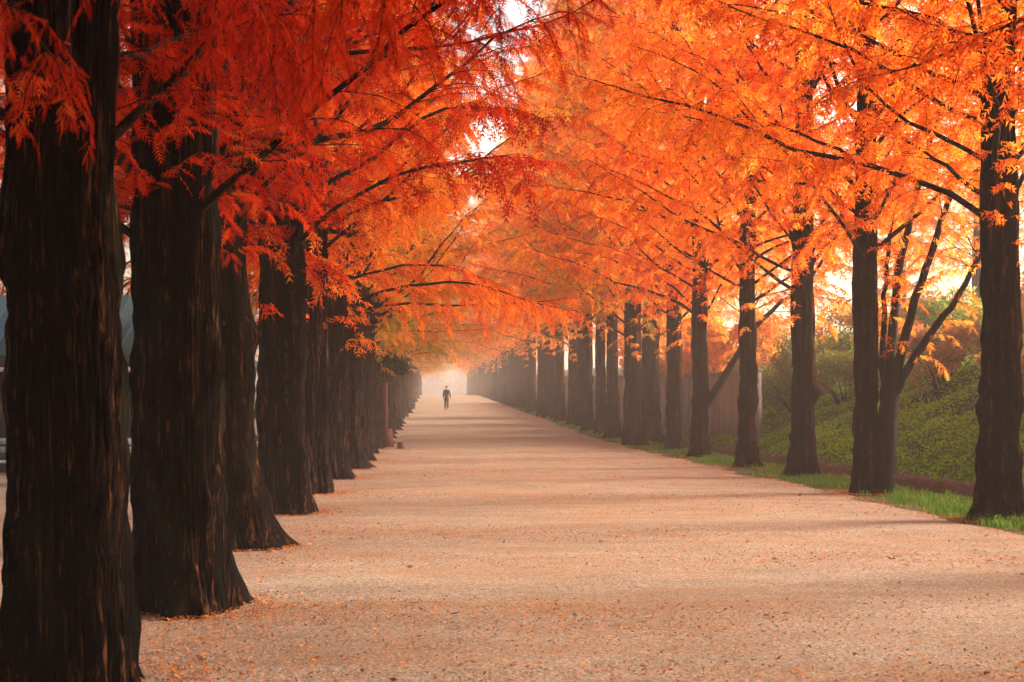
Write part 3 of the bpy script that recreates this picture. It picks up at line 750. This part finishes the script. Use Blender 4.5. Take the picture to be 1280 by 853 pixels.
def bank_cover():
    rng = np.random.default_rng(15); n = 230000
    y = 14 + 66 * rng.random(n) ** 1.15; x = 10.46 + 9.7 * rng.random(n) ** 1.1
    g = np.sin(x * 2.1 + y * .9) * np.sin(y * 1.3 - x) + np.sin(x * 5 + 2) * np.sin(y * 4.1) * .6
    keep = rng.random(n) < 0.72 + 0.3 * g
    x, y, g = x[keep], y[keep], g[keep]; n = len(x)
    z = gz_bumpy(x, y) + rng.random(n) ** 1.5 * (0.10 + 0.08 * (g + 1))
    P = np.column_stack([x, y, z]); Nn = unit(np.array([-0.5, 0, 0.85]) + rng.normal(0, .55, (n, 3)))
    D = unit(np.cross(Nn, rng.normal(0, 1, (n, 3)))); W = np.cross(Nn, D)
    l = 0.075 * rng.uniform(.6, 1.5, (n, 1))
    V = np.stack([P, P + D * l * .5 + W * l * .33, P + D * l, P + D * l * .5 - W * l * .33], 1).reshape(-1, 3)
    hi = np.clip((x - 13.6) / 3.5, 0, 1)
    tint = np.clip(rng.normal(.42, .16, n) + .10 * g + hi * rng.uniform(0.1, .62, n), 0, 1)
    return mobj("ground_cover", np_mesh("ground_cover", V, np.arange(n * 4), np.full(n, 4), M['cover'], False, np.repeat(tint, 4)))
tag(bank_cover(), "leafy green ground cover spread over the bank", "plants", kind="stuff")
def bank_grass():
    rng = np.random.default_rng(16); n = 90000
    y = 14 + 66 * rng.random(n) ** 1.15; x = 10.55 + 8 * rng.random(n) ** 1.4
    z = gz_bumpy(x, y)
    return mobj("grass", blades("grass", rng, np.column_stack([x, y, z]), np.full(n, 0.17), 0.006, M['grass'], 0.8, -.05))
tag(bank_grass(), "grass blades growing through the ground cover on the bank", "grass", kind="stuff")

def fallen_leaves():
    rng = np.random.default_rng(17); n = 420000
    y = 5.5 + 70 * rng.random(n) ** 2.6; x = rng.uniform(-7, 9.0, n)
    band = np.sin(y * 1.9 + .25 * np.sin(x * 1.1) * 2) * .5 + np.sin(y * .83 + x * .35) * .5
    near_trunk = np.exp(-np.abs(x + 1.5) / .5) + np.exp(-np.abs(x - 7) / .5)
    keep = rng.random(n) < np.clip(.22 + .55 * band + .5 * near_trunk, .02, 1)
    x, y = x[keep], y[keep]
    for (tx, ty) in [(t[0] + .1, t[1]) for t in LEFT] + [(t[0], t[1]) for t in RIGHT]:
        m = 1400; a = rng.uniform(0, TAU, m); q = .45 + np.abs(rng.normal(0, .22, m))
        x = np.concatenate([x, tx + np.cos(a) * q]); y = np.concatenate([y, ty + np.sin(a) * q])
    n = len(x)
    z = rise(y) + 0.024 + 0.03 * np.clip(1 - ((x - 2.8) / 4.6) ** 2, 0, 1) + rng.random(n) * .012
    a = rng.uniform(0, TAU, n); D = np.stack([np.cos(a), np.sin(a), rng.normal(0, .22, n)], -1); W = np.stack([-np.sin(a), np.cos(a), rng.normal(0, .35, n)], -1)
    P = np.column_stack([x, y, z]); l = rng.uniform(.010, .036, (n, 1)) * np.where(rng.random((n, 1)) < .03, 2.2, 1); w = l * rng.uniform(.12, .28, (n, 1))
    V = np.stack([P - D * l * .5, P + W * w, P + D * l * .5 + np.array([0, 0, .006]), P - W * w], 1).reshape(-1, 3)
    tint = np.clip(rng.normal(.5, .24, n), 0, 1)
    return mobj("fallen_leaves", np_mesh("fallen_leaves", V, np.arange(n * 4), np.full(n, 4), M['litter'], False, np.repeat(tint, 4)))
tag(fallen_leaves(), "fallen orange needles strewn over the gravel path", "leaves", kind="stuff")
def pebbles():
    rng = np.random.default_rng(18); n = 22000
    y = 5 + 45 * rng.random(n) ** 1.8; x = np.where(rng.random(n) < .45, -1.5 + rng.normal(0, .7, n), rng.uniform(-6, 7.2, n))
    z = rise(y) + .014 + 0.03 * np.clip(1 - ((x - 2.8) / 4.6) ** 2, 0, 1)
    r = rng.uniform(.004, .011, n) * np.where(rng.random(n) < .03, 2.2, 1)
    base = np.array([(1, 0, 0), (0, 1, 0), (-1, 0, 0), (0, -1, 0), (0, 0, .75)], float)
    jit = rng.uniform(.7, 1.3, (n, 5, 1))
    V = (base[None] * jit * r[:, None, None] + np.column_stack([x, y, z])[:, None, :]).reshape(-1, 3)
    F = np.array([(0, 1, 4), (1, 2, 4), (2, 3, 4), (3, 0, 4)]); loops = (np.arange(n)[:, None, None] * 5 + F[None]).ravel()
    return mobj("pebbles", np_mesh("pebbles", V, loops, np.full(n * 4, 3), M['pebble'], True))
M['pebble'] = plain("pale_pebble", (0.24, 0.19, 0.16), 0.85, 0.5, 9.0)
tag(pebbles(), "loose pale pebbles scattered on the gravel path", "pebbles", kind="stuff")

# ------------------------------------------------------------------ small things by the path
zp = float(rise(51.8))
post = empty("wooden_post", (-1.62, 51.8, zp)); tag(post, "slim red brown wooden post with a boxy base beside the left row", "post")
mb = MB(); mb.box(-.11, .11, -.1, .1, 0.0, 2.28); mb.build("shaft", M['redwood'], post, 0.012)
mb = MB(); mb.box(-.14, .14, -.13, .13, 2.285, 2.33); mb.build("cap", M['redwood'], post, 0.01)
mb = MB(); mb.add([(-.2,-.42,-.05),(.36,-.42,-.05),(.36,-.14,-.05),(-.2,-.14,-.05),(-.16,-.38,.66),(.27,-.38,.66),(.27,-.14,.66),(-.16,-.14,.66)], [(0,3,2,1),(4,5,6,7),(0,1,5,4),(1,2,6,5),(2,3,7,6),(3,0,4,7)])
mb.build("plinth", M['redwood'], post, 0.015)
mb = MB(); mb.tube([(-.42, -.15, -.05), (-.30, -.1, 1.0), (-.36, -.1, 1.75)], [.06, .055, .05], 8); mb.build("brace", M['redwood'], post)
st = MB(); st.tube([(-.99, 49.7, .0), (-.985, 49.7, .12), (-.99, 49.71, .235), (-.99, 49.71, .25)], [.145, .14, .135, .12], 14)
tag(st.build("log_stump", M['stump'], None, 0.0, False), "short brown log block standing on the gravel by the red brown post", "log")

# hut behind the left row
hut = empty("garden_hut", (-9.3, 36.0, 0)); tag(hut, "grey hut with a teal roof, glimpsed between the nearest left trunks", "building")
mb = MB(); mb.box(-4.2, 4.2, -3, 3, -.1, 2.55); mb.build("wall", M['render'], hut)
rf = MB()
rf.add([(-4.8,-3.7,2.62),(4.8,-3.7,2.62),(4.8,3.7,2.62),(-4.8,3.7,2.62),(-2.0,0,4.3),(2.0,0,4.3)], [(0,1,5,4),(1,2,5),(2,3,4,5),(3,0,4),(0,3,2,1)])
for k in range(24):
    x = -4.7 + k * .41; t = min(1, (4.8 - abs(x)) / 2.8)
    rf.tube([(x, -3.71, 2.64), (x, -3.7 + 3.7 * t * .98, 2.64 + 1.68 * t * .98)], [.035, .035], 6)
rf.build("roof", M['teal'], hut)
mb = MB(); mb.box(-4.82, 4.82, -3.78, -3.703, 2.42, 2.66); mb.box(4.803, 4.88, -3.7, 3.7, 2.42, 2.66); mb.build("fascia", M['darkwood'], hut)
mb = MB(); mb.box(-4.8, 4.8, -3.84, -3.785, 2.30, 2.40); mb.build("gutter", M['white'], hut)
for wx in (-2.6, -0.4, 2.3):
    f = MB(); f.box(wx - .75, wx + .75, -3.06, -3.003, .75, 2.1); wf = f.build("window", M['darkwood'], hut)
    g = MB(); g.box(wx - .66, wx - .02, -3.075, -3.063, .83, 2.02); g.box(wx + .02, wx + .66, -3.075, -3.063, .83, 2.02); g.build("pane", M['glass'], wf)
d = MB(); d.box(.75, 1.35, -3.05, -3.003, -.05, 2.0); do = d.build("door", M['darkwood'], hut)
h = MB(); h.tube([(1.27, -3.06, .95), (1.27, -3.12, .95), (1.27, -3.12, 1.1)], [.012] * 3, 6); h.build("handle", M['white'], do)
pb = MB(); pb.box(-4.2, 4.2, -3.12, -3.003, -.05, .5); pb.build("plinth", M['darkwood'], hut)

bench = empty("park_bench", (-7.2, 28.2, 0)); tag(bench, "long white slatted bench on dark legs, glimpsed behind the nearest left trunk", "bench")
s_ = MB()
for k in range(3): s_.box(-1.6, 1.6, -.24 + k * .17, -.10 + k * .17, .43, .47)
s_.build("seat", M['white'], bench, 0.006)
s_ = MB()
for k in range(2): s_.box(-1.6, 1.6, .29, .32, .62 + k * .16, .74 + k * .16)
s_.build("backrest", M['white'], bench, 0.006)
for x in (-1.35, 0, 1.35):
    l = MB(); l.box(x - .04, x + .04, -.22, -.15, -.03, .428); l.box(x - .04, x + .04, .21, .285, -.03, .92); l.box(x - .035, x + .035, -.15, .21, .36, .425); l.build("leg", M['darkwood'], bench)

# ------------------------------------------------------------------ the walker
def skin_mesh(name, J, E, rad, mat, root=0, sub=1):
    me = bpy.data.meshes.new(name); me.from_pydata([tuple(j) for j in J], E, [])
    o = bpy.data.objects.new(name, me); COL.objects.link(o)
    sk = o.modifiers.new("s", 'SKIN'); sk.use_smooth_shade = True
    sv = me.skin_vertices[0].data
    for i, r in enumerate(rad): sv[i].radius = (r, r) if isinstance(r, float) else r
    sv[root].use_root = True
    if sub: o.modifiers.new("b", 'SUBSURF').levels = sub; o.modifiers["b"].render_levels = sub
    dg = bpy.context.evaluated_depsgraph_get()
    res = bpy.data.meshes.new_from_object(o.evaluated_get(dg))
    bpy.data.objects.remove(o); bpy.data.meshes.remove(me)
    res.name = name; res.materials.clear(); res.materials.append(mat)
    return res
def make_person():
    px, py = 1.36, 115.5
    root = empty("person", (px, py, float(rise(py)) + 0.02)); root.rotation_euler = (0, 0, R(6))
    tag(root, "person in dark jacket and trousers walking alone down the misty path", "person")
    J, E, rad, ix = [], [], [], {}
    def add(n, p, r, par=None):
        ix[n] = len(J); J.append(p); rad.append(r)
        if par: E.append((ix[par], ix[n]))
    # facing +Y (walking away); x to the right
    add('pelvis', (0, 0, .98), (.155, .115)); add('waist', (0, .01, 1.14), (.14, .105), 'pelvis'); add('chest', (0, .02, 1.36), (.165, .12), 'waist')
    add('neck0', (0, .02, 1.52), .062, 'chest'); add('neck', (0, .03, 1.58), .055, 'neck0'); add('jaw', (0, .055, 1.65), .075, 'neck'); add('head', (0, .045, 1.73), .093, 'jaw'); add('top', (0, .04, 1.80), .07, 'head')
    add('nose', (0, .145, 1.705), .016, 'head')
    for s, n in ((-1, 'l'), (1, 'r')):
        add('ear' + n, (s * .085, .04, 1.70), .014, 'head')
        add('sh' + n, (s * .19, .02, 1.45), .066, 'chest')
        sw = .10 if s > 0 else -.05; out = .27 if s > 0 else .245
        add('el' + n, (s * out, .0 + sw * .3, 1.16), .048, 'sh' + n)
        add('wr' + n, (s * (out + (.055 if s > 0 else -.01)), .05 + sw, .92), .033, 'el' + n)
        add('pa' + n, (s * (out + (.065 if s > 0 else -.012)), .06 + sw, .84), (.032, .02), 'wr' + n)
        fy = .06 + sw; fx = s * (out + (.068 if s > 0 else -.012))
        for k, (dy, ln) in enumerate(((-.032, .062), (-.011, .075), (.011, .08), (.031, .07))):
            add(f'f{n}{k}', (fx, fy + dy, .81), .009, 'pa' + n); add(f'g{n}{k}', (fx - s * .006, fy + dy + .004, .81 - ln * .55), .0085, f'f{n}{k}'); add(f'h{n}{k}', (fx - s * .022, fy + dy + .008, .81 - ln), .007, f'g{n}{k}')
        add('th' + n, (fx - s * .012, fy + .045, .835), .010, 'pa' + n); add('ti' + n, (fx - s * .022, fy + .062, .80), .008, 'th' + n)
        st_ = .13 if s < 0 else -.10
        add('hip' + n, (s * .095, .0, .92), .092, 'pelvis')
        add('kn' + n, (s * .082, st_ * .75 + .03, .50), .062, 'hip' + n)
        add('an' + n, (s * .072, st_ * 1.4 - (.0 if s < 0 else .06), .10 if s < 0 else .13), .042, 'kn' + n)
        hz = .05 if s < 0 else .07
        add('to' + n, (s * .082, st_ * 1.4 + .15 - (.0 if s < 0 else .06), .035), .036, 'an' + n)
    body = mobj("body", skin_mesh("body", J, E, rad, M['skin']), root)
    g = lambda n: J[ix[n]]
    # jacket
    JJ = [g('waist'), (0, .0, .86), g('chest'), (0, .03, 1.56)]; JE = [(1, 0), (0, 2), (2, 3)]; JR = [(.175, .135), (.205, .165), (.195, .145), .08]
    for n in 'lr':
        b = len(JJ); sh, el, wr = g('sh' + n), g('el' + n), g('wr' + n)
        JJ += [sh, el, tuple(np.array(el) * .15 + np.array(wr) * .85)]; JE += [(2, b), (b, b + 1), (b + 1, b + 2)]; JR += [.085, .066, .05]
    mobj("jacket", skin_mesh("jacket", JJ, JE, JR, M['jacket']), root)
    TJ = [(0, 0, 1.02)]; TE = []; TR = [(.178, .14)]
    for n in 'lr':
        b = len(TJ); hp, kn, an = g('hip' + n), g('kn' + n), g('an' + n)
        TJ += [(hp[0], hp[1], .86), kn, (an[0], an[1], an[2] + .0)]; TE += [(0, b), (b, b + 1), (b + 1, b + 2)]; TR += [.108, .082, .068]
    mobj("trousers", skin_mesh("trousers", TJ, TE, TR, M['trousers']), root)
    for n in 'lr':
        an, to = g('an' + n), g('to' + n)
        mobj("shoe", skin_mesh("shoe", [(an[0], an[1] - .05, .045), (an[0], an[1] + .05, .05), (to[0], to[1] + .03, .04)], [(0, 1), (1, 2)], [.05, .052, .042], M['shoe']), root)
    mobj("hair", skin_mesh("hair", [(0, .0, 1.70), (0, .0, 1.76), (0, .05, 1.81)], [(0, 1), (1, 2)], [.085, .09, .066], M['hair']), root)
    e_ = MB()
    for s in (-1, 1): e_.tube([(s * .035, .125, 1.725), (s * .035, .142, 1.725)], [.012, .009], 8)
    e_.build("eyes", M['hair'], root)
    mo = MB(); mo.tube([(-.025, .128, 1.655), (0, .136, 1.653), (.025, .128, 1.655)], [.006, .008, .006], 6); mo.build("mouth", M['redwood'], root)
    root.scale = (1.07, 1.07, 1.07)
make_person()

# ------------------------------------------------------------------ haze
hz, nt, out = new_mat("morning_mist")
pv = N(nt, "ShaderNodeVolumePrincipled"); pv.inputs["Density"].default_value = 0.00092; pv.inputs["Color"].default_value = (0.98, 0.86, 0.82, 1)
pv.inputs["Anisotropy"].default_value = 0.15
nt.links.new(pv.outputs[0], out.inputs["Volume"])
mb = MB(); mb.box(-155, 155, -35, 605, -1.7, 36.5); tag(mb.build("haze", hz), kind="stuff")

# ------------------------------------------------------------------ light
SUN_AZ, SUN_EL = R(70), R(18)
w = bpy.data.worlds.new("World"); scene.world = w; w.use_nodes = True
nt = w.node_tree; bg = nt.nodes["Background"]
sky = nt.nodes.new("ShaderNodeTexSky"); sky.sky_type = 'NISHITA'; sky.sun_disc = False
sky.sun_elevation = SUN_EL; sky.sun_rotation = SUN_AZ; sky.air_density = 1.2; sky.dust_density = 7.0; sky.ozone_density = 0.4
nt.links.new(sky.outputs[0], bg.inputs[0]); bg.inputs[1].default_value = 0.11
sl = bpy.data.lights.new("sun", 'SUN'); sl.energy = 5.0; sl.angle = R(22.0); sl.color = (1.0, 0.84, 0.68)
so = bpy.data.objects.new("sun", sl); link(so)
sv = Vector((math.sin(SUN_AZ) * math.cos(SUN_EL), math.cos(SUN_AZ) * math.cos(SUN_EL), math.sin(SUN_EL)))
so.rotation_euler = (-sv).to_track_quat('-Z', 'Y').to_euler(); so.location = (30, 20, 30)

# ------------------------------------------------------------------ camera
cam = bpy.data.cameras.new("camera"); co = bpy.data.objects.new("camera", cam); link(co)
co.location = (0, 0, 1.6); co.rotation_euler = (R(90), 0, 0)
cam.sensor_width = 36.0; cam.lens = 1800 / 1280 * 36.0
cam.shift_x = 103 / 1280; cam.shift_y = 77.5 / 1280
cam.clip_start = 0.05; cam.clip_end = 3000
cam.dof.use_dof = True; cam.dof.focus_distance = 32.0; cam.dof.aperture_fstop = 6.3
scene.camera = co

vs = scene.view_settings
vs.view_transform = 'Standard'; vs.look = 'None'; vs.exposure = 2.05; vs.gamma = 1.0; vs.use_curve_mapping = False
cy = scene.cycles
cy.max_bounces = 8; cy.diffuse_bounces = 4; cy.glossy_bounces = 2; cy.transmission_bounces = 4; cy.volume_bounces = 1; cy.transparent_max_bounces = 8
cy.sample_clamp_indirect = 6.0
try:
    cy.use_denoising = True; cy.denoiser = 'OPENIMAGEDENOISE'
    cy.denoising_input_passes = 'RGB_ALBEDO_NORMAL'; cy.denoising_prefilter = 'ACCURATE'
except Exception as ex:
    print(ex)
